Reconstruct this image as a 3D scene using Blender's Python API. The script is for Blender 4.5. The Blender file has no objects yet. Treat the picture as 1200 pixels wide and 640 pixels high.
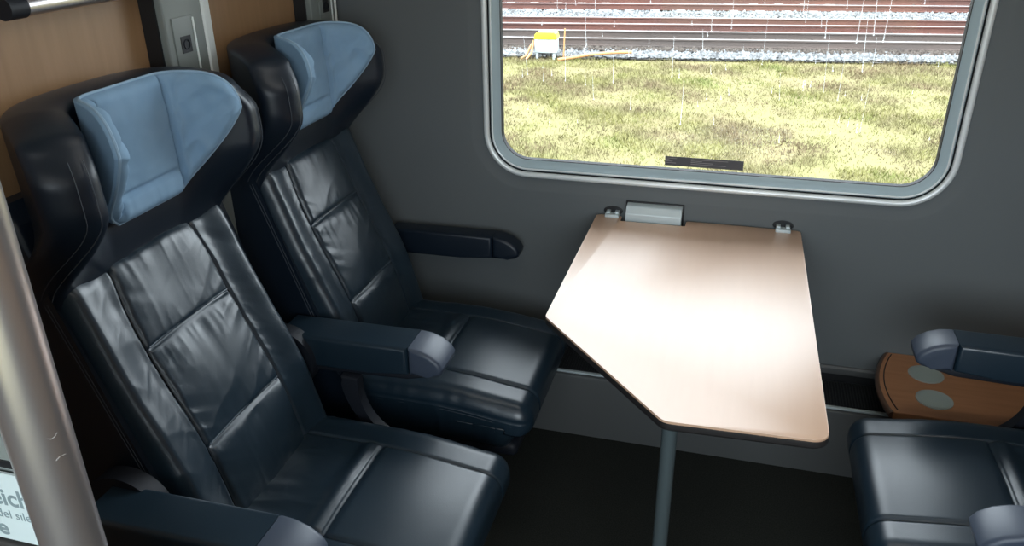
import bpy, bmesh, math, random
import numpy as np
from mathutils import Vector, Matrix
PI = math.pi
rng = random.Random(7)
nr = np.random.RandomState(11)
sc = bpy.context.scene
COL = sc.collection

# ------------------------------------------------------------------ camera
cam_d = bpy.data.cameras.new('camera'); cam = bpy.data.objects.new('camera', cam_d); COL.objects.link(cam)
sc.camera = cam
yaw, pit, rol = [math.radians(a) for a in (15.77, -25.43, -0.66)]
fwd = Vector((-math.sin(yaw)*math.cos(pit), math.cos(yaw)*math.cos(pit), math.sin(pit)))
rt = Vector((math.cos(yaw), math.sin(yaw), 0)); up = rt.cross(fwd)
r2 = math.cos(rol)*rt + math.sin(rol)*up; u2 = -math.sin(rol)*rt + math.cos(rol)*up
M = Matrix((r2, u2, -fwd)).transposed().to_4x4(); M.translation = Vector((0, -2.3, 1.617))
cam.matrix_world = M
cam_d.sensor_width = 36; cam_d.lens = 950/1200*36; cam_d.clip_start = .02; cam_d.clip_end = 400

# ------------------------------------------------------------------ world, lights, exposure
w = bpy.data.worlds.new('overcast_sky'); sc.world = w; w.use_nodes = True
nt = w.node_tree; nt.nodes.clear()
o = nt.nodes.new('ShaderNodeOutputWorld'); b = nt.nodes.new('ShaderNodeBackground')
tc = nt.nodes.new('ShaderNodeTexCoord'); sx = nt.nodes.new('ShaderNodeSeparateXYZ'); cr = nt.nodes.new('ShaderNodeValToRGB')
nt.links.new(tc.outputs['Generated'], sx.inputs[0]); nt.links.new(sx.outputs['Z'], cr.inputs[0])
cr.color_ramp.elements[0].position = 0; cr.color_ramp.elements[0].color = (.80, .86, .92, 1)
cr.color_ramp.elements[1].position = .9; cr.color_ramp.elements[1].color = (.93, 1, 1.08, 1)
nt.links.new(cr.outputs[0], b.inputs[0]); b.inputs[1].default_value = 8.8
nt.links.new(b.outputs[0], o.inputs[0])
sc.view_settings.view_transform = 'Standard'; sc.view_settings.look = 'None'
sc.view_settings.gamma = 1; sc.view_settings.use_curve_mapping = False
sc.view_settings.exposure = 0.0
def portal(loc, rot, sx_, sy_):
    l = bpy.data.lights.new('window_portal', 'AREA'); l.shape = 'RECTANGLE'; l.size = sx_; l.size_y = sy_
    l.cycles.is_portal = True
    ob = bpy.data.objects.new('window_portal', l); ob.location = loc; ob.rotation_euler = rot; COL.objects.link(ob)
portal((-.07, .10, 1.40), (-PI/2, 0, 0), 1.3, 1.2)
portal((.19, -2.98, 1.35), (PI/2, 0, 0), 1.6, 1.1)

# ------------------------------------------------------------------ materials
def mat(name, col, rough=.5, metal=0., spec=.5, bump=None, var=None, coat=0., croughness=.1):
    """bump=(scale, strength, distance, stretch)  var=(scale, colour2, stretch)"""
    m = bpy.data.materials.new(name); m.use_nodes = True; n = m.node_tree; p = n.nodes['Principled BSDF']
    p.inputs['Base Color'].default_value = (*col, 1); p.inputs['Roughness'].default_value = rough
    p.inputs['Metallic'].default_value = metal; p.inputs['Specular IOR Level'].default_value = spec
    p.inputs['Coat Weight'].default_value = coat; p.inputs['Coat Roughness'].default_value = croughness
    if bump or var:
        t = n.nodes.new('ShaderNodeTexCoord')
    if var:
        mp = n.nodes.new('ShaderNodeMapping'); mp.inputs['Scale'].default_value = var[2]; n.links.new(t.outputs['Object'], mp.inputs[0])
        nz = n.nodes.new('ShaderNodeTexNoise'); nz.inputs['Scale'].default_value = var[0]; nz.inputs['Detail'].default_value = 5
        n.links.new(mp.outputs[0], nz.inputs[0])
        rp = n.nodes.new('ShaderNodeValToRGB'); rp.color_ramp.elements[0].position = .35; rp.color_ramp.elements[1].position = .65
        rp.color_ramp.elements[0].color = (*col, 1); rp.color_ramp.elements[1].color = (*var[1], 1)
        n.links.new(nz.outputs[0], rp.inputs[0]); n.links.new(rp.outputs[0], p.inputs['Base Color'])
    if bump:
        mp = n.nodes.new('ShaderNodeMapping'); mp.inputs['Scale'].default_value = bump[3]; n.links.new(t.outputs['Object'], mp.inputs[0])
        nz = n.nodes.new('ShaderNodeTexNoise'); nz.inputs['Scale'].default_value = bump[0]; nz.inputs['Detail'].default_value = 4
        n.links.new(mp.outputs[0], nz.inputs[0])
        bp = n.nodes.new('ShaderNodeBump'); bp.inputs['Strength'].default_value = bump[1]; bp.inputs['Distance'].default_value = bump[2]
        n.links.new(nz.outputs[0], bp.inputs['Height']); n.links.new(bp.outputs[0], p.inputs['Normal'])
    return m
I3 = (1, 1, 1)
LEA = mat('navy_leather', (.0100, .0235, .0375), .34, bump=(420, .25, .0006, I3), var=(9, (.0125, .0275, .043), I3), spec=.75)
LEAS = mat('navy_leather_smooth', (.0070, .0140, .0255), .40, bump=(420, .2, .0005, I3))
STI = mat('dark_stitching', (.05, .06, .075), .7)
SEAM = mat('seam_piping', (.10, .13, .16), .35)
SEAMD = mat('dark_seam_thread', (.003, .004, .006), .8, spec=.1)
PIL = mat('blue_pillow_fabric', (.225, .365, .52), .85, bump=(900, .3, .0006, I3), var=(14, (.25, .39, .545), I3), spec=.2)
PILP = mat('blue_piping_fabric', (.31, .45, .59), .8, spec=.2)
PLAS = mat('dark_grey_plastic', (.010, .013, .020), .55, spec=.35)
CAP = mat('grey_blue_end_cap', (.050, .066, .098), .42)
BLK = mat('black_plastic', (.010, .011, .013), .5)
WOOD = mat('beech_laminate_panel', (.335, .195, .096), .42, var=(3.5, (.375, .22, .112), (1, 14, 1.2)), bump=(60, .08, .0005, (1, 9, 1)))
TABW = mat('table_beech_laminate', (.63, .405, .27), .42, var=(5, (.645, .42, .282), (10, 1.0, 1)), bump=(700, .1, .0003, I3), spec=.8, coat=.26, croughness=.38)
SHW = mat('shelf_beech_laminate', (.36, .165, .075), .40, var=(5, (.41, .195, .095), (1, 12, 1)))
RUB = mat('dark_table_edging', (.022, .020, .020), .45)
WALL = mat('grey_wall_panel', (.125, .139, .144), .62, bump=(160, .12, .0008, I3), spec=.3)
WALLD = mat('grey_skirting_panel', (.10, .105, .105), .42, bump=(90, .08, .0008, I3))
PILG = mat('grey_pillar_plastic', (.20, .225, .215), .45)
PILW = mat('pale_strip', (.86, .91, .89), .4)
ALU = mat('brushed_aluminium', (.64, .60, .60), .30, metal=.85, bump=(40, .1, .0004, (20, 20, .6)))
FRAME = mat('window_frame_aluminium', (.88, .93, .93), .3, metal=.1, spec=1., coat=.6)
GASK = mat('grey_blue_window_gasket', (.42, .53, .57), .30, spec=.8)
BGAS = mat('thin_black_rubber', (.012, .014, .016), .5)
SILV = mat('silver_hinge_metal', (.56, .64, .66), .33, metal=.1)
GRIL = mat('black_grille_metal', (.022, .024, .025), .35, metal=.3)
CARP = mat('dark_carpet', (.020, .022, .019), .95, bump=(500, .8, .002, I3), var=(300, (.036, .038, .033), I3), spec=.1)
CEIL = mat('ceiling_panel', (.60, .60, .58), .6)
DISC = mat('pale_grey_disc', (.34, .40, .37), .35)
DISCR = mat('disc_rim_metal', (.40, .44, .41), .35, metal=.3)
LEG = mat('table_leg_metal', (.13, .17, .18), .40, metal=.5)
SIGN = mat('pale_sign_film', (.62, .72, .73), .4)
SIGT = mat('sign_grey_print', (.22, .29, .31), .5)
STK = mat('dark_sticker_film', (.075, .072, .078), .6)
STKT = mat('sticker_pale_print', (.30, .28, .28), .5)
GRASSG = mat('trackside_soil', (.165, .138, .072), .95, var=(1.6, (.17, .16, .07), I3), spec=.05)
BAL = mat('ballast_bed', (.045, .042, .040), .95, var=(9, (.085, .078, .072), I3), bump=(14, 1., .05, I3), spec=.05)
STONE = mat('ballast_stone', (.075, .075, .075), .9, var=(11, (.24, .245, .245), I3), spec=.1)
STONED = mat('brown_ballast_stone', (.035, .028, .024), .9, var=(11, (.105, .088, .075), I3), spec=.1)
RAILR = mat('rusty_rail_steel', (.085, .038, .030), .75, var=(2, (.12, .045, .031), (.4, 3, 3)))
RAILB = mat('brown_rail_steel', (.065, .052, .045), .7, var=(2, (.085, .062, .052), (.4, 3, 3)))
RAILT = mat('worn_rail_head', (.20, .19, .185), .4, metal=.5)
SLPD = mat('dark_sleeper', (.075, .060, .050), .9)
SLP = mat('weathered_sleeper', (.22, .20, .18), .9)
YEL = mat('yellow_paint', (.45, .44, .01), .5)
WHT = mat('pale_grey_paint', (.34, .38, .40), .5)
ORG = mat('orange_cable', (.40, .20, .08), .6)
# grass blades: colour varies in patches over the ground
def grass_mat():
    m = bpy.data.materials.new('dry_grass_blades'); m.use_nodes = True; n = m.node_tree; p = n.nodes['Principled BSDF']
    t = n.nodes.new('ShaderNodeTexCoord')
    def noise(s, d):
        a = n.nodes.new('ShaderNodeTexNoise'); a.inputs['Scale'].default_value = s; a.inputs['Detail'].default_value = d
        n.links.new(t.outputs['Object'], a.inputs[0]); return a
    a = noise(1.1, 6); c = noise(14, 3)
    r = n.nodes.new('ShaderNodeValToRGB'); e = r.color_ramp.elements
    e[0].position = .32; e[0].color = (0.173, 0.132, 0.081, 1); e[1].position = .70; e[1].color = (0.161, 0.186, 0.064, 1)
    for ps, cl in ((.42, (0.187, 0.158, 0.093)), (.50, (0.204, 0.191, 0.093)), (.58, (0.212, 0.204, 0.081))):
        k = e.new(ps); k.color = (*cl, 1)
    n.links.new(a.outputs[0], r.inputs[0])
    r2_ = n.nodes.new('ShaderNodeValToRGB'); e = r2_.color_ramp.elements
    e[0].position = .35; e[0].color = (0.533, 0.499, 0.447, 1); e[1].position = .62; e[1].color = (1.15, 1.12, 1.1, 1)
    n.links.new(c.outputs[0], r2_.inputs[0])
    mx = n.nodes.new('ShaderNodeMix'); mx.data_type = 'RGBA'; mx.blend_type = 'MULTIPLY'; mx.inputs['Factor'].default_value = 1
    n.links.new(r.outputs[0], mx.inputs['A']); n.links.new(r2_.outputs[0], mx.inputs['B'])
    n.links.new(mx.outputs['Result'], p.inputs['Base Color'])
    p.inputs['Roughness'].default_value = .9; p.inputs['Specular IOR Level'].default_value = .1
    return m
GRS = grass_mat()
def glass_mat(name, gloss=.06):
    m = bpy.data.materials.new(name); m.use_nodes = True; n = m.node_tree; n.nodes.clear()
    out = n.nodes.new('ShaderNodeOutputMaterial'); mx = n.nodes.new('ShaderNodeMixShader')
    tr = n.nodes.new('ShaderNodeBsdfTransparent'); tr.inputs[0].default_value = (.96, .98, .98, 1)
    gl = n.nodes.new('ShaderNodeBsdfGlossy'); gl.inputs['Roughness'].default_value = .02
    fr = n.nodes.new('ShaderNodeFresnel'); fr.inputs[0].default_value = 1.35
    n.links.new(fr.outputs[0], mx.inputs[0]); n.links.new(tr.outputs[0], mx.inputs[1]); n.links.new(gl.outputs[0], mx.inputs[2])
    n.links.new(mx.outputs[0], out.inputs[0]); return m
GLASS = glass_mat('window_glass')
def drop_mat():
    m = bpy.data.materials.new('rain_water'); m.use_nodes = True; n = m.node_tree; n.nodes.clear()
    out = n.nodes.new('ShaderNodeOutputMaterial'); mx = n.nodes.new('ShaderNodeMixShader'); mx.inputs[0].default_value = .22
    tr = n.nodes.new('ShaderNodeBsdfTransparent'); df = n.nodes.new('ShaderNodeBsdfTranslucent'); df.inputs[0].default_value = (.9, .93, .95, 1)
    n.links.new(tr.outputs[0], mx.inputs[1]); n.links.new(df.outputs[0], mx.inputs[2]); n.links.new(mx.outputs[0], out.inputs[0]); return m
DROP = drop_mat()
def emi(name, col, s):
    m = bpy.data.materials.new(name); m.use_nodes = True; p = m.node_tree.nodes['Principled BSDF']
    p.inputs['Base Color'].default_value = (*col, 1); p.inputs['Emission Color'].default_value = (*col, 1); p.inputs['Emission Strength'].default_value = s
    return m
LAMP = emi('ceiling_lamp_diffuser', (1, .97, .93), 4.5)

# ------------------------------------------------------------------ helpers
def tag(o, label=None, cat=None, group=None, kind=None):
    if label: o['label'] = label
    if cat: o['category'] = cat
    if group: o['group'] = group
    if kind: o['kind'] = kind
    return o
def empty(name, loc=(0, 0, 0), rz=0, **k):
    o = bpy.data.objects.new(name, None); COL.objects.link(o); o.location = loc; o.rotation_euler = (0, 0, rz); o.empty_display_size = .1
    return tag(o, **k)
def mk(name, V, F, m, parent=None, smooth=True, **k):
    me = bpy.data.meshes.new(name)
    V = np.asarray(V, float)
    me.from_pydata(V.tolist(), [], [tuple(int(i) for i in f) for f in F]); me.update()
    if smooth: me.polygons.foreach_set('use_smooth', [True]*len(me.polygons))
    me.materials.append(m)
    o = bpy.data.objects.new(name, me); COL.objects.link(o)
    if parent: o.parent = parent
    return tag(o, **k)
def bmobj(name, bm, m, parent=None, smooth=False, angle=None, **k):
    me = bpy.data.meshes.new(name); bmesh.ops.recalc_face_normals(bm, faces=bm.faces); bm.to_mesh(me); bm.free()
    me.materials.append(m)
    if smooth or angle: me.polygons.foreach_set('use_smooth', [True]*len(me.polygons))
    if angle: me.set_sharp_from_angle(angle=math.radians(angle))
    o = bpy.data.objects.new(name, me); COL.objects.link(o)
    if parent: o.parent = parent
    return tag(o, **k)
def box(name, lo, hi, m, parent=None, bev=0., seg=3, **k):
    bm = bmesh.new(); bmesh.ops.create_cube(bm, size=1)
    for v in bm.verts: v.co = Vector([lo[i] + (v.co[i]+.5)*(hi[i]-lo[i]) for i in range(3)])
    if bev: bmesh.ops.bevel(bm, geom=bm.edges[:], offset=bev, segments=seg, profile=.5, affect='EDGES')
    return bmobj(name, bm, m, parent, angle=35 if bev else None, **k)
def multi(name, boxes, m, parent=None, **k):
    V = []; F = []
    for lo, hi in boxes:
        b = len(V)
        V += [(lo[0] if i & 1 == 0 else hi[0], lo[1] if i & 2 == 0 else hi[1], lo[2] if i & 4 == 0 else hi[2]) for i in range(8)]
        F += [tuple(b+j for j in f) for f in ((0, 2, 3, 1), (4, 5, 7, 6), (0, 1, 5, 4), (2, 6, 7, 3), (0, 4, 6, 2), (1, 3, 7, 5))]
    return mk(name, V, F, m, parent, smooth=False, **k)
def tube(name, pts, r, m, parent=None, n=12, closed=False, caps=True, **k):
    P = [Vector(p) for p in pts]; N = len(P); V = []; F = []
    rr = r if hasattr(r, '__len__') else [r]*N
    prev = None
    for i, p in enumerate(P):
        a = P[(i-1) % N] if (closed or i > 0) else p; c = P[(i+1) % N] if (closed or i < N-1) else p
        t = (c-a).normalized()
        if prev is None:
            s = t.cross(Vector((0, 0, 1)));
            if s.length < .1: s = t.cross(Vector((0, 1, 0)))
        else: s = prev - t*prev.dot(t)
        s.normalize(); prev = s; q = t.cross(s)
        for j in range(n):
            a_ = 2*PI*j/n; V.append(p + rr[i]*(math.cos(a_)*s + math.sin(a_)*q))
    for i in range(N if closed else N-1):
        for j in range(n):
            a0 = i*n; b0 = ((i+1) % N)*n
            F.append((a0+j, a0+(j+1) % n, b0+(j+1) % n, b0+j))
    if caps and not closed:
        F.append(tuple(range(n))[::-1]); F.append(tuple((N-1)*n+j for j in range(n)))
    o = mk(name, [tuple(v) for v in V], F, m, parent, **k)
    o.data.set_sharp_from_angle(angle=math.radians(50))
    return o
def prism(name, prof, a0, a1, m, parent=None, axis='y', bev=0., seg=3, **k):
    """closed profile (u,v) extruded from a0 to a1 along axis"""
    def P(u, v, a): return {'y': (u, a, v), 'z': (u, v, a), 'x': (a, u, v)}[axis]
    bm = bmesh.new()
    A = [bm.verts.new(P(u, v, a0)) for u, v in prof]; B = [bm.verts.new(P(u, v, a1)) for u, v in prof]
    n = len(prof); fa = bm.faces.new(A); fb = bm.faces.new(B[::-1])
    for i in range(n): bm.faces.new((A[i], B[i], B[(i+1) % n], A[(i+1) % n]))
    if bev:
        es = list(set(fa.edges[:] + fb.edges[:]))
        bmesh.ops.bevel(bm, geom=es, offset=bev, segments=seg, profile=.5, affect='EDGES', clamp_overlap=True)
    return bmobj(name, bm, m, parent, angle=32, **k)
def rrect(x0, x1, z0, z1, r, n=10):
    P = []
    for cx, cz, a0 in ((x1-r, z1-r, 0), (x0+r, z1-r, 90), (x0+r, z0+r, 180), (x1-r, z0+r, 270)):
        for i in range(n+1):
            a = math.radians(a0 + 90*i/n); P.append((cx+r*math.cos(a), cz+r*math.sin(a)))
    return P
def roundpoly(pts, rads, n=6):
    out = []; N = len(pts)
    for i in range(N):
        p = Vector(pts[i]); a = Vector(pts[i-1]); c = Vector(pts[(i+1) % N]); r = rads[i]
        if r == 0: out.append(tuple(p)); continue
        u = (a-p).normalized(); v = (c-p).normalized(); ang = u.angle(v); d = r/math.tan(ang/2)
        cen = p + (u+v).normalized()*(r/math.sin(ang/2)); s = p+u*d-cen; e = p+v*d-cen
        a0 = math.atan2(s.y, s.x); a1 = math.atan2(e.y, e.x); da = (a1-a0+PI) % (2*PI)-PI
        for k in range(n+1): out.append((cen.x+r*math.cos(a0+da*k/n), cen.y+r*math.sin(a0+da*k/n)))
    return out
def loft(name, loops, m, parent=None, closed=True, smooth=True, capend=False, **k):
    V = []; F = []; n = len(loops[0])
    for L in loops: V += list(L)
    for i in range(len(loops)-1):
        for j in range(n if closed else n-1):
            a = i*n+j; b = i*n+(j+1) % n; F.append((a, b, b+n, a+n))
    if capend: F.append(tuple(range((len(loops)-1)*n, len(loops)*n)))
    o = mk(name, V, F, m, parent, smooth, **k)
    if smooth: o.data.set_sharp_from_angle(angle=math.radians(35))
    return o

# dense rounded box: returns positions, outward normals, faces
def rbox(hx, hy, hz, r, res, nr_=4):
    def ax(h):
        c = max(h-r, 0); k = max(1, int(round(2*c/res))); mid = np.linspace(-c, c, k+1) if c > 0 else np.array([0.])
        a = np.tan(np.linspace(0, PI/4, nr_+1)[1:])*r
        return np.r_[-(c+a[::-1]), mid, c+a]
    X, Y, Z = ax(hx), ax(hy), ax(hz); Hs = np.array([hx, hy, hz]); V = []; F = []; base = 0
    for axis in range(3):
        A, B = [(Y, Z), (Z, X), (X, Y)][axis]; ia, ib = [(1, 2), (2, 0), (0, 1)][axis]
        for s in (-1, 1):
            g = np.zeros((len(A), len(B), 3)); g[..., ia] = A[:, None]; g[..., ib] = B[None, :]; g[..., axis] = s*Hs[axis]
            idx = np.arange(len(A)*len(B)).reshape(len(A), len(B)) + base
            q = np.stack([idx[:-1, :-1], idx[1:, :-1], idx[1:, 1:], idx[:-1, 1:]], -1).reshape(-1, 4)
            if s < 0: q = q[:, ::-1]
            F.append(q); V.append(g.reshape(-1, 3)); base += g.shape[0]*g.shape[1]
    V = np.concatenate(V); F = np.concatenate(F)
    _, first, inv = np.unique(np.round(V, 6), axis=0, return_index=True, return_inverse=True)
    inv = inv.reshape(-1); V = V[first]; F = inv[F]
    core = np.clip(V, -(Hs-r), Hs-r); d = V-core; n = d/np.maximum(np.linalg.norm(d, axis=1, keepdims=True), 1e-9)
    return core+n*r, n, F
def sm(a, b, x): t = np.clip((x-a)/(b-a), 0, 1); return t*t*(3-2*t)
def groove(d, w, depth): return -depth*np.exp(-(d/w)**2)
_tab = nr.rand(64, 64)
def vnoise(x, y, seed=0):
    x = x+seed*7.31; y = y+seed*3.17; xi = np.floor(x).astype(int); yi = np.floor(y).astype(int); fx = x-xi; fy = y-yi
    fx = fx*fx*(3-2*fx); fy = fy*fy*(3-2*fy); g = lambda a, b: _tab[a % 64, b % 64]
    return (g(xi, yi)*(1-fx)+g(xi+1, yi)*fx)*(1-fy)+(g(xi, yi+1)*(1-fx)+g(xi+1, yi+1)*fx)*fy-.5
def ridged(x, y, seed=0): return 1-2*np.abs(vnoise(x, y, seed)+.35*vnoise(2.1*x, 2.1*y, seed+3))*1.6

# ================================================================== SETTING
WX = -1.22           # left wall plane
S = dict(kind='structure')
box('floor', (WX-.05, -3.0, -.05), (1.45, .05, 0), CARP, **S)
box('ceiling', (WX-.05, -3.0, 2.25), (1.45, .12, 2.3), CEIL, **S)
# window wall: rectangle with rounded hole, a shallow sloped recess round the frame
wx0, wx1, wz0, wz1, wr = -.733, .586, .812, 1.98, .135
def inset(d, y): return [(x, y, z) for x, z in rrect(wx0+d, wx1-d, wz0+d, wz1-d, max(wr-d, .02), 12)]
def outer_rect(y, X0, X1, Z0, Z1):
    cx, cz = (wx0+wx1)/2, (wz0+wz1)/2; P = []
    for x, z in rrect(wx0-.04, wx1+.04, wz0-.04, wz1+.04, wr+.04, 12):
        dx, dz = x-cx, z-cz; t = min(((X1-cx) if dx > 0 else (cx-X0))/max(abs(dx), 1e-6), ((Z1-cz) if dz > 0 else (cz-Z0))/max(abs(dz), 1e-6))
        P.append((cx+dx*t, y, cz+dz*t))
    return P
def winwall(name, yf, yb, X0, X1, Z0, Z1, m):
    # snap the loop points nearest the four corners of the rectangle exactly onto them
    O = outer_rect(yf, X0, X1, Z0, Z1)
    for cx_, cz_ in ((X0, Z0), (X0, Z1), (X1, Z0), (X1, Z1)):
        i = min(range(len(O)), key=lambda i: (O[i][0]-cx_)**2+(O[i][2]-cz_)**2); O[i] = (cx_, yf, cz_)
    s = 1 if yb > yf else -1
    return loft(name, [[(x, yb, z) for x, y, z in O], O, inset(-.045, yf), inset(-.038, yf+s*.002), inset(-.006, yf+s*.013), inset(.0, yf+s*.014), inset(.0, yb), [(x, yb, z) for x, y, z in O]], m, **S)
winwall('wall_back', 0, .12, WX-.05, 1.45, 0, 2.25, WALL)
w1 = empty('window_1', (0, 0, 0), **S)
loft('window_frame', [inset(-.002, .03), inset(-.002, .006), inset(.000, .001), inset(.003, -.002), inset(.007, -.0035), inset(.011, -.003), inset(.015, .000), inset(.0165, .006)], FRAME, w1)
loft('black_seal', [inset(.0165, .006), inset(.019, .010), inset(.021, .006)], BGAS, w1)
loft('inner_rim', [inset(.021, .006), inset(.024, .002), inset(.031, .003), inset(.036, .010), inset(.040, .020), inset(.048, .026)], GASK, w1)
loft('black_seal', [inset(.048, .026), inset(.050, .027), inset(.0525, .040)], BGAS, w1)
loft('pale_bead', [inset(.0235, .004), inset(.0245, .0005), inset(.0265, -.0005), inset(.0285, .0005), inset(.0295, .004)], FRAME, w1)
G = inset(.05, .036)
mk('window_pane', [(x, .036, z) for x, y, z in G]+[(x, .042, z) for x, y, z in G],
   [tuple(range(len(G))), tuple(range(len(G), 2*len(G)))[::-1]]+[(i, (i+1) % len(G), (i+1) % len(G)+len(G), i+len(G)) for i in range(len(G))], GLASS, w1, smooth=False)
# rain streaks on the outer face of the pane
V = []; F = []
def addp(P): b = len(V); V.extend(P); F.append(tuple(range(b, b+len(P))))
for i in range(150):
    x = nr.uniform(wx0+.07, wx1-.07); z = nr.uniform(.97, 1.72); L = nr.uniform(.006, .03) if i % 3 else nr.uniform(.05, .16); wd = nr.uniform(.0006, .0012)
    if z-L < .95: continue
    dx = nr.uniform(-.12, .03)*L
    y = .0432
    addp([(x-wd, y, z-L), (x+wd, y, z-L), (x+dx+wd*.5, y, z), (x+dx-wd*.5, y, z)])
    r = wd*1.9; addp([(x+r*math.cos(a), y+.0004, z-L+1.4*r*math.sin(a)) for a in np.linspace(0, 2*PI, 9)[:-1]])
mk('rain_streaks', V, F, DROP, None, smooth=False, label='thin rain streaks and droplets on the outside of the window pane', cat='raindrops', kind='stuff')

# wall behind the camera (corridor side), with its own window
def wallhole(name, y0, y1, X0, X1, hx0, hx1, hz0, hz1, m):
    multi(name, [((X0, y0, 0), (hx0, y1, 2.25)), ((hx1, y0, 0), (X1, y1, 2.25)), ((hx0, y0, 0), (hx1, y1, hz0)), ((hx0, y0, hz1), (hx1, y1, 2.25))], m, **S)
wallhole('wall_front', -3.05, -2.95, WX-.05, 1.45, -.60, .98, .82, 1.9, WALL)
w2 = empty('window_2', (0, 0, 0), **S)
multi('window_frame', [((-.62, -2.95, .80), (1.0, -2.94, .84)), ((-.62, -2.95, 1.88), (1.0, -2.94, 1.92)), ((-.62, -2.95, .84), (-.58, -2.94, 1.88)), ((.96, -2.95, .84), (1.0, -2.94, 1.88))], FRAME, w2)
box('window_pane', (-.60, -3.0, .82), (.98, -2.994, 1.90), GLASS, w2)
box('wall_right', (1.40, -2.95, 0), (1.45, 0, 2.25), WOOD, **S)
# left wall: wooden panels, grey pillars
box('wall_left', (WX-.05, -2.95, 0), (WX, 0, 2.25), WOOD, **S)
def pillar(name, y0, y1, wide, sock_y):
    p = empty(name, (WX, (y0+y1)/2, 0), **S)
    L = lambda v: v-(y0+y1)/2
    box('pillar_body', (.001, L(y0), 0), (.052, L(y1), 2.25), PILG, p, bev=.004)
    box('side_groove', (.001, L(y0)-.006, 0), (.036, L(y0)-.0005, 2.25), BLK, p)  # black strip stands in for the soft shade beside the pillar
    prism('edge_strip', [(.001, L(y1)), (.050, L(y1)), (.054, L(y1)+.004), (.040, L(y1)+wide), (.001, L(y1)+wide)], .0, 2.25, PILW, p, axis='z')
    # socket plate
    sp = box('socket_plate', (.051, L(sock_y)-.036, 1.255), (.055, L(sock_y)+.036, 1.375), PILG, p, bev=.0015)
    box('socket_recess', (.0545, L(sock_y)-.018, 1.30), (.0565, L(sock_y)+.016, 1.335), BLK, sp)
    tube('socket_ring', [(.057, L(sock_y)-.001+.010*math.cos(a), 1.3175+.010*math.sin(a)) for a in np.linspace(0, 2*PI, 17)[:-1]], .0016, PLAS, sp, n=6, closed=True)
    box('plate_edge', (.0545, L(sock_y)+.031, 1.26), (.0575, L(sock_y)+.035, 1.37), PILW, sp)
    return p
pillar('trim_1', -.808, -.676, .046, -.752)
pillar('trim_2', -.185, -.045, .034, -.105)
# rail on top of the wooden panel, speckled panel above it
t3 = empty('luggage_rail', (WX, -1.2, 1.44), label='silver metal rail along the top of the wooden wall panel', cat='rail')
tube('tube', [(.045, y, 0) for y in (-.0, .38)], .0165, ALU, t3, n=20)
tube('end_bracket', [(.045, -.035, 0), (.045, .004, 0)], .0185, PLAS, t3, n=20)
tube('end_bracket', [(.045, .372, 0), (.045, .40, 0)], .0185, PLAS, t3, n=20)
for y in (.02, .36): box('stand_off', (.0, y-.008, -.008), (.04, y+.008, .008), PLAS, t3, bev=.002)
t3.location = (WX, -1.155, 1.445)
SPK = mat('speckled_grey_felt', (.30, .33, .31), .9, var=(170, (.60, .63, .60), I3))
box('trim_3', (WX, -2.0, 1.50), (WX+.012, -.83, 2.2), SPK, bev=.003, **S)

# heating duct along the window wall: face, ledge lip, perforated grille
dy, dz = -.165, .235
hd = empty('heating_duct', (0, 0, 0), label='grey heating duct with black perforated grille along the window wall', cat='duct')
prism('duct_face', [(-.003, dz-.004), (dy+.012, dz-.004), (dy+.003, dz-.009), (dy, dz-.018), (dy+.004, .001), (-.003, .001)], WX+.01, 1.38, WALLD, hd, axis='x')
box('ledge_lip', (WX+.01, dy+.006, dz-.004), (1.38, dy+.018, dz+.003), SILV, hd, bev=.002)
box('grille_bed', (WX+.01, dy+.018, dz-.004), (1.38, -.012, dz+.002), BLK, hd)
bars = []
for y in np.arange(dy+.022, -.016, .0085): bars.append(((-.50, y, dz+.002), (.62, y+.0028, dz+.0055)))
for x in np.arange(-.50, .62, .0085): bars.append(((x, dy+.02, dz+.002), (x+.0028, -.014, dz+.0050)))
multi('grille', bars, GRIL, hd)
prism('baseboard_back', [(0, .262), (-.008, .262), (-.011, .268), (-.011, .282), (-.006, .288), (0, .288)], WX, 1.40, WALLD, axis='x', **S)
box('trim_4', (WX, -.006, .236), (1.40, 0, .262), BLK, **S)

# unseen ceiling lamps, added as fill light for the interior
for i, y in enumerate((-.9, -2.3)):
    cl = empty('ceiling_light', (0, y, 2.25), label=['long ceiling lamp panel nearest the window', 'long ceiling lamp panel over the corridor side'][i], cat='ceiling light')
    box('lamp_housing', (-.75, -.11, -.03), (.95, .11, 0), ALU, cl, bev=.006)
    box('lamp_diffuser', (-.72, -.085, -.036), (.92, .085, -.028), LAMP, cl, bev=.002)

# ================================================================== OUTSIDE
GZ = -1.50
def plane(name, x0, x1, y0, y1, z, m, **k): return mk(name, [(x0, y0, z), (x1, y0, z), (x1, y1, z), (x0, y1, z)], [(0, 1, 2, 3)], m, smooth=False, **k)
plane('ground', -60, 60, .8, 90, GZ, GRASSG, **S)
plane('ground_other_side', -60, 60, -60, -4.2, GZ, GRASSG, **S)
YG = 14.3; SL = .13      # the tracks run slightly askew to the carriage
mk('trackbed', [(-60, YG-60*SL, GZ+.03), (60, YG+60*SL, GZ+.03), (60, 44+60*SL, GZ+.03), (-60, 44-60*SL, GZ+.03)], [(0, 1, 2, 3)], BAL, smooth=False, **S)
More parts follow.
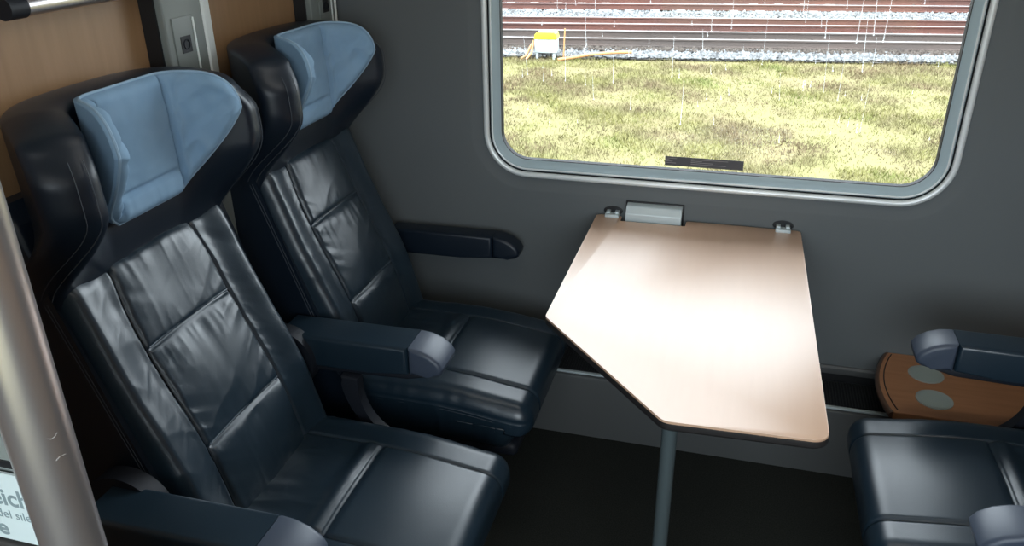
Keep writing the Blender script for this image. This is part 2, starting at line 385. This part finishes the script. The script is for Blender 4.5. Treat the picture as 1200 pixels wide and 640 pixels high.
# grass blades
N = 120000
def blades(N):
    # density falls off with distance as the frame widens
    y = 3.2+(YG+.35-3.2)*nr.rand(N)**.8
    y = np.where(False & (y > YG-.1), YG-.1+(y-YG+.1)*.8*nr.rand(N), y)
    xl = -.40*(y+2.3)-.7; xr = .27*(y+2.3)+1.0; x = xl+(xr-xl)*nr.rand(N); y = np.where(y > 8, y+SL*x*(y-8)/(YG-8), y)
    cl = vnoise(x*1.7, y*1.7, 1)+.5*vnoise(x*5, y*5, 2)
    keep = nr.rand(N) < np.clip(.75+cl*1.2, .12, 1); x, y, cl = x[keep], y[keep], cl[keep]; n = len(x)
    h = (.035+.075*nr.rand(n))*(.7+np.clip(cl, -.3, .6)); wd = .004+.005*nr.rand(n); a = nr.rand(n)*PI; ln = (nr.rand(n)-.5)*1.6*h; lm = (nr.rand(n)-.5)*1.6*h
    V = np.zeros((n, 3, 3)); V[:, 0] = np.c_[x-wd*np.cos(a), y-wd*np.sin(a), np.full(n, GZ)]; V[:, 1] = np.c_[x+wd*np.cos(a), y+wd*np.sin(a), np.full(n, GZ)]
    V[:, 2] = np.c_[x+ln, y+lm, GZ+h]
    return V.reshape(-1, 3), np.arange(3*n).reshape(-1, 3)
Vb, Fb = blades(N)
mk('grass', Vb, Fb, GRS, smooth=False, label='yellow green trackside grass outside the window', cat='grass', kind='stuff')
# ballast stones
def stones(name, n, x0f, x1f, y0, y1, z, smin, smax, m, label, seed):
    R = np.random.RandomState(seed); oc = np.array([(1, 0, 0), (-1, 0, 0), (0, 1, 0), (0, -1, 0), (0, 0, 1), (0, 0, -1)], float)
    fc = np.array([(0, 2, 4), (2, 1, 4), (1, 3, 4), (3, 0, 4), (2, 0, 5), (1, 2, 5), (3, 1, 5), (0, 3, 5)])
    y = y0+(y1-y0)*R.rand(n)
    for yr in (15.45, 16.45, 17.50, 18.52, 21.1, 22.5):      # keep the rail feet clear of stones
        y = np.where(np.abs(y-yr) < .15, yr+np.where(y > yr, .15, -.15)+(y-yr)*.5, y)
    xl = -.40*(y+2.3)-.7; xr = .29*(y+2.3)+1.; x = xl+(xr-xl)*R.rand(n); y = y+SL*x
    s = smin+(smax-smin)*R.rand(n); ang = R.rand(n)*PI; V = oc[None]*(1+.5*(R.rand(n, 6, 1)-.5))+.25*(R.rand(n, 6, 3)-.5)
    V = V*s[:, None, None]; c, s_ = np.cos(ang)[:, None], np.sin(ang)[:, None]
    X = V[..., 0]*c-V[..., 1]*s_; Y = V[..., 0]*s_+V[..., 1]*c; V = np.stack([X+x[:, None], Y+y[:, None], V[..., 2]*.8+z+.3*s[:, None]], -1)
    F = fc[None]+6*np.arange(n)[:, None, None]
    return mk(name, V.reshape(-1, 3), F.reshape(-1, 3), m, smooth=False, label=label, cat='ballast', kind='stuff')
stones('ballast_stones', 3000, 0, 0, YG+.05, 15.1, GZ+.04, .03, .07, STONE, 'pale grey ballast stones at the edge of the grass', 1)
stones('ballast_stones', 3500, 0, 0, 14.95, 15.4, GZ+.06, .03, .06, STONED, 'dark brown ballast along the nearest rail', 2)
stones('ballast_stones', 7000, 0, 0, 15.5, 18.45, GZ+.07, .03, .06, STONED, 'brown ballast between the rails', 3)
stones('ballast_stones', 9000, 0, 0, 18.55, 20.9, GZ+.07, .03, .06, STONE, 'grey ballast between the two tracks', 4)
stones('ballast_stones', 4000, 0, 0, 21.1, 25, GZ+.05, .03, .07, STONED, 'rust brown ballast under the far track', 5)
# rails
def rail(y, ds, label, wide=1., red=False):
    e = empty('rail', (0, y, GZ+.09), math.atan(SL+ds), label=label, cat='rail')
    W = .072*wide/2; m = RAILR if red else RAILB
    prism('rail_web', [(-.075, 0), (.075, 0), (.075, .012), (.012, .03), (.010, .11), (W, .122), (W, .148), (-W, .148), (-W, .122), (-.010, .11), (-.012, .03), (-.075, .012)], -25, 25, m, e, axis='x')
    box('rail_head', (-25, -W+.002, .146), (25, W-.002, .153), RAILT, e)
    return e
rail(15.45, 0, 'nearest rail of the near track, running past the yellow topped box')
rail(16.45, 0, 'second rail from the grass, close in front of the reddest rail')
rail(17.50, .01, 'reddest rail, third counted from the grass', 1.2, True)
rail(18.52, 0, 'rail beside the grey ballast strip, fourth counted from the grass', red=True)
rail(21.1, 0, 'nearer rail of the far rusty track', red=True)
rail(22.5, 0, 'farther rail of the far rusty track', red=True)
for k in range(18):
    x = -9.3+k*.68
    ob = empty('sleeper', (x, 21.8+SL*x, GZ+.02), math.atan(SL), label='weathered pale sleeper under the far track', cat='sleeper', group='sleepers under the far track')
    box('beam', (-.12, -1.3, 0), (.12, 1.3, .085), SLP, ob, bev=.01)
for y in (15.95, 18.0):
    for k in range(26):
        x = -8.4+k*.62
        ob = empty('sleeper', (x, y+SL*x, GZ+.0), math.atan(SL), label='dark half buried sleeper between the near rails', cat='sleeper', group='sleepers of the near tracks')
        box('beam', (-.12, -.62, 0), (.12, .62, .088), SLPD, ob, bev=.01)
# trackside box
tb = empty('trackside_box', (-3.80, 13.90, GZ), .05, label='small white trackside box with yellow lid on short legs', cat='trackside box')
box('body', (-.22, -.15, .13), (.22, .15, .40), WHT, tb, bev=.015)
prism('lid', [(-.235, .40), (.235, .40), (.21, .50), (.17, .53), (-.16, .53), (-.21, .49)], -.17, .17, YEL, tb, bev=.008)
for x in (-.17, .17):
    for y in (-.10, .10): box('leg', (x-.025, y-.02, -.01), (x+.025, y+.02, .14), WHT, tb)
cab = tube('cable', [(-4.25, 13.60, GZ+.03), (-4.15, 13.65, GZ+.10), (-4.08, 13.75, GZ+.28), (-4.04, 13.80, GZ+.36), (-4.05, 13.65, GZ+.14), (-4.12, 13.50, GZ+.04)], .022, ORG, n=8)
tag(cab, 'orange cable looping up beside the yellow topped box', 'cable')
cab = tube('cable', [(-3.50, 13.60, GZ+.04), (-3.20, 13.70, GZ+.08), (-2.90, 13.85, GZ+.12), (-2.50, 13.95, GZ+.15), (-2.10, 14.00, GZ+.17)], .03, ORG, n=8)
tag(cab, 'orange conduit lying on the ballast right of the yellow topped box', 'cable')
st = tube('marker_stake', [(-3.42, 13.75, GZ), (-3.40, 13.75, GZ+.62)], .014, ORG, n=6)
tag(st, 'thin pale orange stake standing right of the yellow topped box', 'stake')

# ================================================================== TABLE
tbl = empty('folding_table', (-.08, -.5, 0), label='folding table with pale beech top and cut corner under the window', cat='table')
def tl(x, y): return (x+.08, y+.5)
pts = [tl(-.374, -.018), tl(-.298, -.018), tl(-.298, -.058), tl(-.108, -.055), tl(-.108, -.014), tl(.214, -.014), tl(.224, -1.02), tl(-.070, -1.032), tl(-.376, -.690)]
rads = [.012, .006, .002, .002, .008, .010, .030, .030, .022]
prof = roundpoly(pts, rads)
# top laminate and dark edge below it
prism('table_top', prof, .7145, .7200, TABW, tbl, axis='z', bev=.001, seg=2)
def shrink(P, d):
    c = [sum(p[i] for p in P)/len(P) for i in (0, 1)]; return [(p[0]+(c[0]-p[0])*d, p[1]+(c[1]-p[1])*d) for p in P]
loft('edging', [[(x, y, z) for x, y in shrink(prof, d)] for d, z in ((.002, .7150), (-.002, .7146), (-.003, .710), (-.002, .703), (.006, .697), (.03, .694))], RUB, tbl, capend=True)
tube('leg', [(.02, -.455, .0), (.02, -.455, .697)], .0155, LEG, tbl, n=24)
tube('leg_foot', [(.02, -.455, 0), (.02, -.455, .006)], .035, LEG, tbl, n=24)
tube('leg_collar', [(.02, -.455, .68), (.02, -.455, .697)], .026, RUB, tbl, n=24)
for x in (-.327, .165):
    h = empty('hinge', (x+.08, .5, 0)); h.parent = tbl
    h2 = box('hinge', (-.021+x+.08, .462, .712), (.021+x+.08, .482, .728), SILV, tbl, bev=.002)
    bpy.data.objects.remove(h)
    for q in (-.013, .013): box('knuckle', (q-.006+x+.08, .476, .714), (q+.006+x+.08, .4985, .733), SILV, h2, bev=.002)
    box('pin', (-.006+x+.08, .47, .718), (.006+x+.08, .492, .727), SILV, h2, bev=.001)
# black ovals painting the shade in the hinge sockets, then the latch box
for i, x in enumerate((-.327, .165)):
    P = [(x+(.029)*math.cos(a), .729+.014*math.sin(a)) for a in np.linspace(0, 2*PI, 33)[:-1]]
    ob = prism('hinge_socket', P, -.0035, .001, BLK, bev=.001)
    tag(ob, ['black oval socket in the wall behind the left table hinge', 'black oval socket in the wall behind the right table hinge'][i], 'socket')
lb = empty('table_latch', (-.203, 0, .70), label='silver box shaped table latch on the wall in the table notch', cat='latch')
prism('latch_cover', roundpoly([(-.001, 0), (-.001, .062), (-.032, .060), (-.046, .040), (-.046, 0)], [.001, .006, .012, .010, .003]), -.081, .081, SILV, lb, axis='x', bev=.005)
box('latch_back', (-.086, -.006, -.01), (.086, 0, .066), BLK, lb, bev=.002)
box('latch_lip', (-.078, -.047, .002), (.078, -.043, .012), PLAS, lb, bev=.001)

# ================================================================== SEATS
LE = .575; ax_ = np.array([-.19, 0, .54]); ax_ /= np.linalg.norm(ax_); nrm = np.array([ax_[2], 0, -ax_[0]])
def backmap(W, Sx, D):   # seat-back coordinates -> seat frame (crease at x=0, z=.46)
    P = np.zeros((len(W), 3)); P[:, 0] = Sx*ax_[0]+D*nrm[0]; P[:, 1] = W; P[:, 2] = .46+Sx*ax_[2]+D*nrm[2]
    return P
def make_seat(loc, rz, label, arms, seed, adx=0):
    root = empty('train_seat', loc, rz, label=label, cat='seat', group=None)
    # ---- seat cushion
    hx, hy, hz = .255, .247, .085
    p, n, F = rbox(hx, hy, hz, .045, .0036, 6)
    x, y, z = p[:, 0].copy(), p[:, 1].copy(), p[:, 2].copy()
    X = x+hx-.035; top = sm(.2, .8, n[:, 2]); frt = sm(.3, .9, n[:, 0])
    d = np.zeros(len(x)); pan = sm(.152, .138, np.abs(y))
    d += (groove(np.abs(y)-.148, .0028, .006))*np.maximum(top, frt)
    d += groove(X-.190, .0032, .007)*top*pan
    d += .009*np.exp(-((X-.165)/.020)**2)*top*pan*sm(.192, .186, X)+.003*sm(.192, .21, X)*top*pan                       # raised welt in front of the cross seam
    d += .006*top*np.cos(np.clip(y/.148, -1, 1)*PI/2)*sm(-.02, .08, X)
    d += .0022*top*ridged(X*7, y*20, seed)*sm(.19, .05, X)+.0011*vnoise(X*8, y*8, seed)*1.5*top+.0008*ridged(X*9+y*5, y*9-X*6, seed+3)*top*sm(.3,.1,X)
    d += groove(z-.040, .0022, .0028)*sm(.25, .6, np.abs(n[:, 1]))*(1-top)
    d += .0016*ridged(x*22, z*9, seed+5)*sm(.4, .8, np.abs(n[:, 1]))
    q = p+n*d[:, None]
    # roll the front down and under, sink the rear
    fr = sm(.10, .49, X); q[:, 2] += -.030*fr*fr*(q[:, 2] > -1)+.004
    lowf = sm(.0, -.085, q[:, 2]); q[:, 0] -= .055*lowf*sm(.3, .5, X)
    q[:, 2] += np.where(z < 0, .025*sm(.2, .5, X), 0)
    q[:, 0] += hx-.035; q[:, 2] += .375
    mk('seat_cushion', q, F, LEA, root)
    # double stitched line on both cushion edges
    for s in (-1, 1):
        for zz in (.410, .402):
            mk_p = [(xx, s*(.2465+.0006), zz+.004-.030*float(sm(.10, .49, xx))**2) for xx in np.linspace(.0, .425, 24)]
            tube('stitching', mk_p, .0008, STI, root, n=5, caps=False)
    # ---- backrest cushion
    hw, hs, ht = .243, LE/2+.02, .045
    p, n, F = rbox(hw, hs, ht, .028, .0031, 5)
    Wc, Sc, Dc = p[:, 0].copy(), p[:, 1]+LE/2-.02, p[:, 2].copy(); top = sm(.2, .8, n[:, 2]); wa = np.abs(Wc); ws = .1355-.012*sm(.45, .58, Sc)
    pan = sm(ws+.002, ws-.012, wa); d = groove(wa-ws, .0030, .0065)*top
    for s0 in (.165, .393): d += (groove(Sc-s0-.006*np.cos(Wc/ws*1.3), .0035, .0065))*top*pan
    # puffy sections with gathers running out of the seams
    sq = 1-np.exp(-((Sc-.165)/.012)**2)-np.exp(-((Sc-.393)/.012)**2)
    for a, b_ in ((-.04, .165), (.165, .393), (.393, .585)):
        m_ = (Sc >= a) & (Sc < b_); t = np.clip((Sc-a)/(b_-a), 0, 1); dome = (4*t*(1-t))**.45*np.cos(np.clip(Wc/ws, -1, 1)*PI/2)**.4
        d += np.where(m_, .010*dome*pan*top, 0)
        k = np.exp(-np.minimum(t, 1-t)*5)
        d += np.where(m_, .0026*ridged(Wc*5+Sc*4, Sc*15-Wc*9, seed+a*9)*pan*top*(.3+.6*k)*sq, 0)
        d += np.where(m_, .0028*vnoise(Wc*9-Sc*6, Sc*8+Wc*7, seed+b_*7)*pan*top*2*sq, 0)
        d += np.where(m_, .0016*ridged(Wc*40, Sc*7, seed+b_*5)*pan*top*k*sq, 0)
    ed_ = np.exp(-np.abs(ws-wa)/.028)*pan*top
    d += .0026*ridged(Wc*4+Sc*3, Sc*26-wa*14, seed+11)*ed_*sq
    d += .0010*ridged(Wc*9, Sc*36+wa*30, seed+14)*(1-pan)*top*np.exp(-np.abs(wa-ws)/.03)
    d += .0011*ridged(Wc*12+Sc*8, Sc*17, seed+2)*(1-pan)*top+.002*vnoise(Wc*14, Sc*8, seed+6)*(1-pan)*top
    d += .012*sm(.15, .215, wa)*sm(.243, .215, wa)*top                  # side bolsters
    q = p+n*d[:, None]
    wsc = 1-.02*sm(.3, .58, Sc)
    Dn = q[:, 2]-ht+.0+.018*np.exp(-((Sc-.16)/.16)**2)*top              # slight lumbar swell
    mk('backrest_cushion', backmap(q[:, 0]*wsc, q[:, 1]+LE/2-.02, Dn-.008), F, LEA, root)
    for s0 in (.165, .393):
        pts_ = [(0, 0)]; Wl = np.linspace(-.128, .128, 20); P = backmap(Wl, s0+.006*np.cos(Wl/.1355*1.3)+.004, np.full(20, .0005)+.018*np.exp(-((s0-.16)/.16)**2)-.008)
        tube('cross_seam', P.tolist(), .0016, SEAM, root, n=6)
    for s in (-1, 1):
        Sl = np.linspace(.02, .565, 46); wl = .1355-.012*sm(.45, .58, Sl); tube('seam', backmap(s*wl*(1-.02*sm(.3, .58, Sl)), Sl, -.0128+.018*np.exp(-((Sl-.16)/.16)**2)+0*Sl).tolist(), .0017, SEAMD, root, n=5, caps=False)
    # ---- shell behind the cushion
    A_ = backmap(np.zeros(4), np.array([-.16, .0, .30, .585]), np.array([-.045, -.022, -.022, -.030]))
    prof_ = [(-.305, .27), (A_[0][0], .30)]+[(a_[0], a_[2]) for a_ in A_[1:]]+[(-.222, 1.06), (-.232, 1.12), (-.262, 1.15), (-.290, 1.15), (-.305, 1.1)]
    prism('backrest_shell', prof_, -.252, .252, LEAS, root, bev=.014, seg=4)
    for s in (-1, 1):
        for dq in (-.030, -.037):
            Sl = np.linspace(.02, .56, 30); tube('stitching', backmap(np.full(30, s*.2525), Sl, np.full(30, dq)).tolist(), .0009, STI, root, n=5, caps=False)
    # ---- winged headrest. (w along the width, v up); beyond wc it bends forward
    wc, Rb = .082, .06
    def bend(Wf, Vf, off, phm=1., wc=.096):
        ph = math.radians(54)*sm(-.02, .16, Vf)*phm; e = np.maximum(np.abs(Wf)-wc, 0); th = np.minimum(e/Rb, ph); arc = Rb*th; rest = e-arc
        lat = np.minimum(np.abs(Wf), wc)+Rb*np.sin(th)+rest*np.cos(th); fo = Rb*(1-np.cos(th))+rest*np.sin(th)
        lat2 = lat-off*np.sin(th); fo2 = fo+off*np.cos(th)
        # seat frame: lower end joins the reclined back, then nearly upright
        zz = .985+Vf; xx = -.188-.012*sm(0, .35, Vf)
        return np.c_[xx+fo2, np.sign(Wf)*lat2, zz]
    p, n, F = rbox(.5, .5, .050, .049, .011, 7)
    # p x,y in the unit square; give the outline its own shape
    u_, v_ = p[:, 0]/.5, p[:, 1]/.5; v01 = (v_+1)/2
    Hh = .355
    hwid = .252+.040*sm(.20, .62, v01)-.035*sm(.72, 1., v01)**1.5
    topz = Hh*(1-.10*np.abs(u_)**3.0*sm(.5, 1, v01)); Wf = u_*hwid; Vf = -.035+v01*(topz+.0)
    thick = p[:, 2]*(1-.25*sm(.35, .0, v01)*1.0); off = thick-.050
    off = off+groove(np.abs(u_)-.955, .012, .004)*0
    off += .0018*vnoise(Wf*14, Vf*14, seed)*n[:, 2]
    # roll seam round the wing's front rim
    P = bend(Wf, Vf, off); 
    ms = sm(.25, .0, v01); P[:, 0] += -.0*ms
    mk('headrest', P, F, LEAS, root)
    for ofs in (-.018, -.040):
        V_ = np.linspace(.10, .985, 40); 
        for s in (-1, 1):
            v01_ = V_; hw_ = .252+.040*sm(.20, .62, v01_)-.035*sm(.72, 1., v01_)**1.5; tz = Hh*(1-.10*sm(.5, 1, v01_)); 
            Pp = bend(s*(hw_+.0008), -.035+v01_*tz, np.full(40, ofs)); tube('stitching', Pp[:36].tolist(), .0009, STI, root, n=5, caps=False)
    # ---- pillow
    NU, NV = 110, 70; U = np.sin(np.linspace(-1, 1, NU)*PI/2); Vv = np.linspace(0, 1, NV); UU, VV = np.meshgrid(U, Vv, indexing='ij')
    hwp = .255; au = np.abs(UU); Wp = UU*hwp; f = np.clip((np.abs(Wp)-wc-.01)/(hwp-wc-.01), 0, 1)
    bot = .082+.160*(1-np.clip(1-f**1.12, 0, 1)**.82); tp = .244+.074*np.sqrt(np.clip(1-f**4.5, 0, 1)); mid = (bot+tp)/2
    Vp = bot+(tp-bot)*VV; edge = np.minimum(1, np.minimum(VV, 1-VV)*(tp-bot)/.020); edge = np.minimum(edge, (1-au)*hwp/.020); pf = np.sqrt(np.clip(1-(1-np.clip(edge, 0, 1))**2, 0, 1))
    crease = np.exp(-((np.abs(Wp)-wc-.018)/.006)**2); t_ = .004+.019*pf-.016*crease*pf
    cu = sm(wc+.012, wc-.004, np.abs(Wp)); inner = np.exp(-((Vp-bot-.050)/.006)**2)*cu; t_ = t_-.008*inner*pf
    rim = np.exp(-((edge-.95)/.35)**2); t_ = t_+.0026*ridged(Wp*22+Vp*8, Vp*24-Wp*14, seed)*pf*np.where(f > 0, 1.9, .6)+.0045*vnoise(Wp*16+Vp*9, Vp*10, seed+4)*pf*np.where(f > 0, 1.9, .6)
    gat = np.exp(-((Vp-bot-.022)/.022)**2)*cu; t_ = t_+.0025*ridged(Wp*55, Vp*8, seed+8)*gat
    Pf = bend(Wp.ravel(), Vp.ravel(), (t_+.0065).ravel(), 1.15, .082); Pb = bend(Wp.ravel(), Vp.ravel(), np.full(Wp.size, .0025), 1.15, .082)
    idx = np.arange(NU*NV).reshape(NU, NV); Q = np.stack([idx[:-1, :-1], idx[1:, :-1], idx[1:, 1:], idx[:-1, 1:]], -1).reshape(-1, 4)
    ring = np.r_[idx[:, 0], idx[-1, 1:], idx[-2::-1, -1], idx[0, -2:0:-1]]; o_ = NU*NV
    side = np.c_[ring, ring+o_, np.roll(ring, -1)+o_, np.roll(ring, -1)]
    pl = mk('head_pillow', np.r_[Pf, Pb], np.r_[Q, Q[:, ::-1]+o_, side], PIL, root)
    tube('piping', Pf[ring[::3]].tolist(), .0032, PILP, pl, n=7, closed=True)
    # ---- arms
    def arm(yc, hw_, wall=False):
        sx_ = adx
        prof_ = [(-.13, .642), (.205, .645), (.205, .572), (.10, .566), (-.13, .560)]
        prof_ = [(u_+sx_, v_) for u_, v_ in prof_]
        a = prism('armrest', prof_, yc-hw_, yc+hw_, LEAS if wall else LEA, root, bev=.011, seg=4)
        c_ = [(.2065, .645), (.235, .642), (.262, .632), (.283, .616), (.292, .600), (.289, .586), (.278, .578), (.255, .574), (.2065, .572)]
        c_ = [(u_+sx_, v_) for u_, v_ in c_]
        prism('end_cap', c_, yc-hw_, yc+hw_, LEAS if wall else CAP, a, bev=.011, seg=4, **({} if wall else {'label': 'lighter grey armrest tip'}))
        if not wall:
            prism('underside', [(u_+sx_, v_) for u_, v_ in [(-.12, .565), (.22, .576), (.262, .574), (.20, .558), (-.12, .545)]], yc-hw_+.006, yc+hw_-.006, PLAS, a, bev=.004)
    for yc, hw_, wl in arms: arm(yc, hw_, wl)
    # ---- hip guards: pivot hub and the curved guard below each free armrest
    for yc, hw_, wl in arms:
        if wl: continue
        s = 1 if yc > 0 else -1
        out = [(-.12+.085*math.cos(a), .575+.085*math.sin(a)) for a in np.linspace(0, 2*PI, 41)[:-1]]
        prism('pivot_cover', out, s*.262, s*.300, PLAS, root, bev=.012, seg=4)
        th = []
        for t in np.linspace(0, 1, 16):
            a = PI*.5*t; th.append((.035+.20*(1-math.cos(a))*.9, .555-.185*math.sin(a)))
        inner_ = [(xx+.045*(1-i/15)+.002, zz+.014*(i/15)) for i, (xx, zz) in enumerate(th)]
        prism('side_guard', th+[(.36, .368), (.36, .384)]+inner_[::-1], s*.262, s*.292, PLAS, root, bev=.006)
    # ---- base
    prism('seat_base', [(-.20, 0), (.24, 0), (.30, .12), (.36, .285), (-.17, .30), (-.22, .12)], -.215, .215, BLK, root, bev=.01)
    p, n, F = rbox(.245, .235, .022, .018, .03, 3); p[:, 0] += .19; p[:, 2] += .295; mk('cushion_pan', p, F, PLAS, root)
    return root
CX = -.890
make_seat((CX, -1.075, 0), 0, 'navy leather winged seat nearest the corridor on the left, blue pillow', [(.332, .053, False), (-.335, .050, False)], 1.0)
make_seat((CX, -.430, 0), 0, 'navy leather winged seat against the window wall on the left, blue pillow', [(.360, .034, True)], 2.0)
make_seat((.825, -.708, 0), PI, 'navy leather seat facing left on the right side of the table', [(.345, .045, False), (-.295, .045, False)], 3.0, .06)

# ================================================================== SIDE SHELF (right)
sh = empty('side_shelf', (.50, 0, .355), label='low wooden side shelf with rounded end and two pale discs', cat='shelf')
def shelf_prof(d):
    P = [(.80, 0), (.80, -.322+d)]
    for t in np.linspace(0, 1, 25):
        a = t; yy = -.322+d+(.322-d)*a; xx = -.012-.034*math.sin(PI*min(1, a*.95+.02))**.8+.03*(a)-.0+d; P.append((xx, yy))
    return P
prism('shelf_top', shelf_prof(0), -.022, 0, SHW, sh, axis='z', bev=.003)
ed = [(x, y, .001) for x, y in shelf_prof(.012)[2:-1]]; tube('edge_groove', ed, .0016, RUB, sh, n=6)
ed = [(x-.001, y, -.010) for x, y in shelf_prof(0)[2:]]; tube('edge_band', ed, .010, mat('brown_edge_band', (.10, .055, .035), .4), sh, n=10)
prism('shelf_support', [(.06, -.022), (.80, -.022), (.80, -.10), (.12, -.10)], -.25, -.012, WALLD, sh, bev=.004)
for (dx, dyy) in ((.098, -.235), (.098, -.105)):
    P = [(dx+.047*math.cos(a), dyy+.047*math.sin(a)) for a in np.linspace(0, 2*PI, 41)[:-1]]
    r_ = prism('disc', P, 0, .0022, DISCR, sh, axis='z', bev=.0006, label='pale grey round disc inset in the shelf')
    P = [(dx+.041*math.cos(a), dyy+.041*math.sin(a)) for a in np.linspace(0, 2*PI, 41)[:-1]]
    prism('disc_face', P, .0018, .0027, DISC, r_, axis='z')

# ================================================================== PARTITION, POLE, SIGN (left, near)
px, py = -.438, -1.949
pt = empty('partition', ((WX+px)/2, -1.93, 0), label='low grey partition panel behind the metal pole at the lower left', cat='partition')
pxl = (WX+px)/2
box('lower_panel', (WX-pxl, -.014, 0), (px-pxl-.022, .014, 1.160), mat('brown_partition_laminate', (.04, .038, .036), .5), pt, bev=.003)
box('joint_strip', (WX-pxl, -.0125, 1.237), (px-pxl-.022, -.010, 1.243), BLK, pt)
box('upper_panel', (WX-pxl, -.011, 1.160), (px-pxl-.022, .011, 1.315), PILG, pt, bev=.003)
tube('top_rail', [(WX-pxl+.01, 0, 1.322), (px-pxl-.022, 0, 1.322)], .012, ALU, pt, n=14)
pole = empty('grab_pole', (px, py, 0), label='thick brushed metal pole rising in the left foreground', cat='pole')
tube('tube', [(0, 0, .012), (0, 0, 2.235)], .0208, ALU, pole, n=48)
tube('foot_flange', [(0, 0, 0), (0, 0, .012)], .045, ALU, pole, n=32)
tube('ceiling_flange', [(0, 0, 2.235), (0, 0, 2.25)], .045, ALU, pole, n=32)
SCR = mat('pale_scratch', (.50, .48, .47), .5)
for P_ in ([[0.0185, -0.0096, 1.2882], [0.0192, -0.008, 1.2865], [0.02, -0.0057, 1.2871], [0.0205, -0.0033, 1.289]], [[0.0188, -0.0088, 1.2693], [0.0198, -0.0062, 1.2711], [0.0207, -0.002, 1.2702]]): tube('scratch', P_, .00025, SCR, pole, n=5)
sg = empty('sign', (px-.14, py+.005, 1.20), label='pale blue white sign with grey lettering, left of the metal pole', cat='sign')
box('sign_film', (-.24, -.0015, -.0325), (.116, .0005, .0340), SIGN, sg)
def text(s, size, x, z, m, parent, y=-.0017, right=True, bold=.0):
    c = bpy.data.curves.new('lettering', 'FONT'); c.body = s; c.size = size; c.extrude = .0001; c.offset = bold; c.align_x = 'RIGHT' if right else 'LEFT'
    t = bpy.data.objects.new('tmp', c); COL.objects.link(t)
    me = bpy.data.meshes.new_from_object(t.evaluated_get(bpy.context.evaluated_depsgraph_get())); bpy.data.objects.remove(t)
    me.materials.clear(); me.materials.append(m)
    o = bpy.data.objects.new('lettering', me); COL.objects.link(o); o.parent = parent; o.location = (x, y, z); o.rotation_euler = (PI/2, 0, 0); return o
bpy.context.view_layer.update()
text('eich', .0225, .106, .0034, SIGT, sg, bold=.0004)
text('del silen', .0115, .108, -.0096, SIGT, sg)
text('e', .021, .076, -.0275, SIGT, sg, bold=.0004)

# sticker on the pane
sk = empty('window_sticker', (.0, .0352, .90), label='narrow dark sticker strip on the lower edge of the window glass', cat='sticker')
sk.location = (-.075, .0352, .886)
box('sticker_film', (-.112, -.0008, -.014), (.112, 0, .014), STK, sk)
bars = []
for x0, ln_ in ((-.108, .030), (-.037, .105)):
    for k, (zz, fr) in enumerate(((.008, 1.), (.0035, .3), (-.001, .6), (-.006, .95))):
        bars.append(((x0, -.0013, zz), (x0+ln_*fr, -.0008, zz+.0013)))
multi('faint_print', bars, STKT, sk)
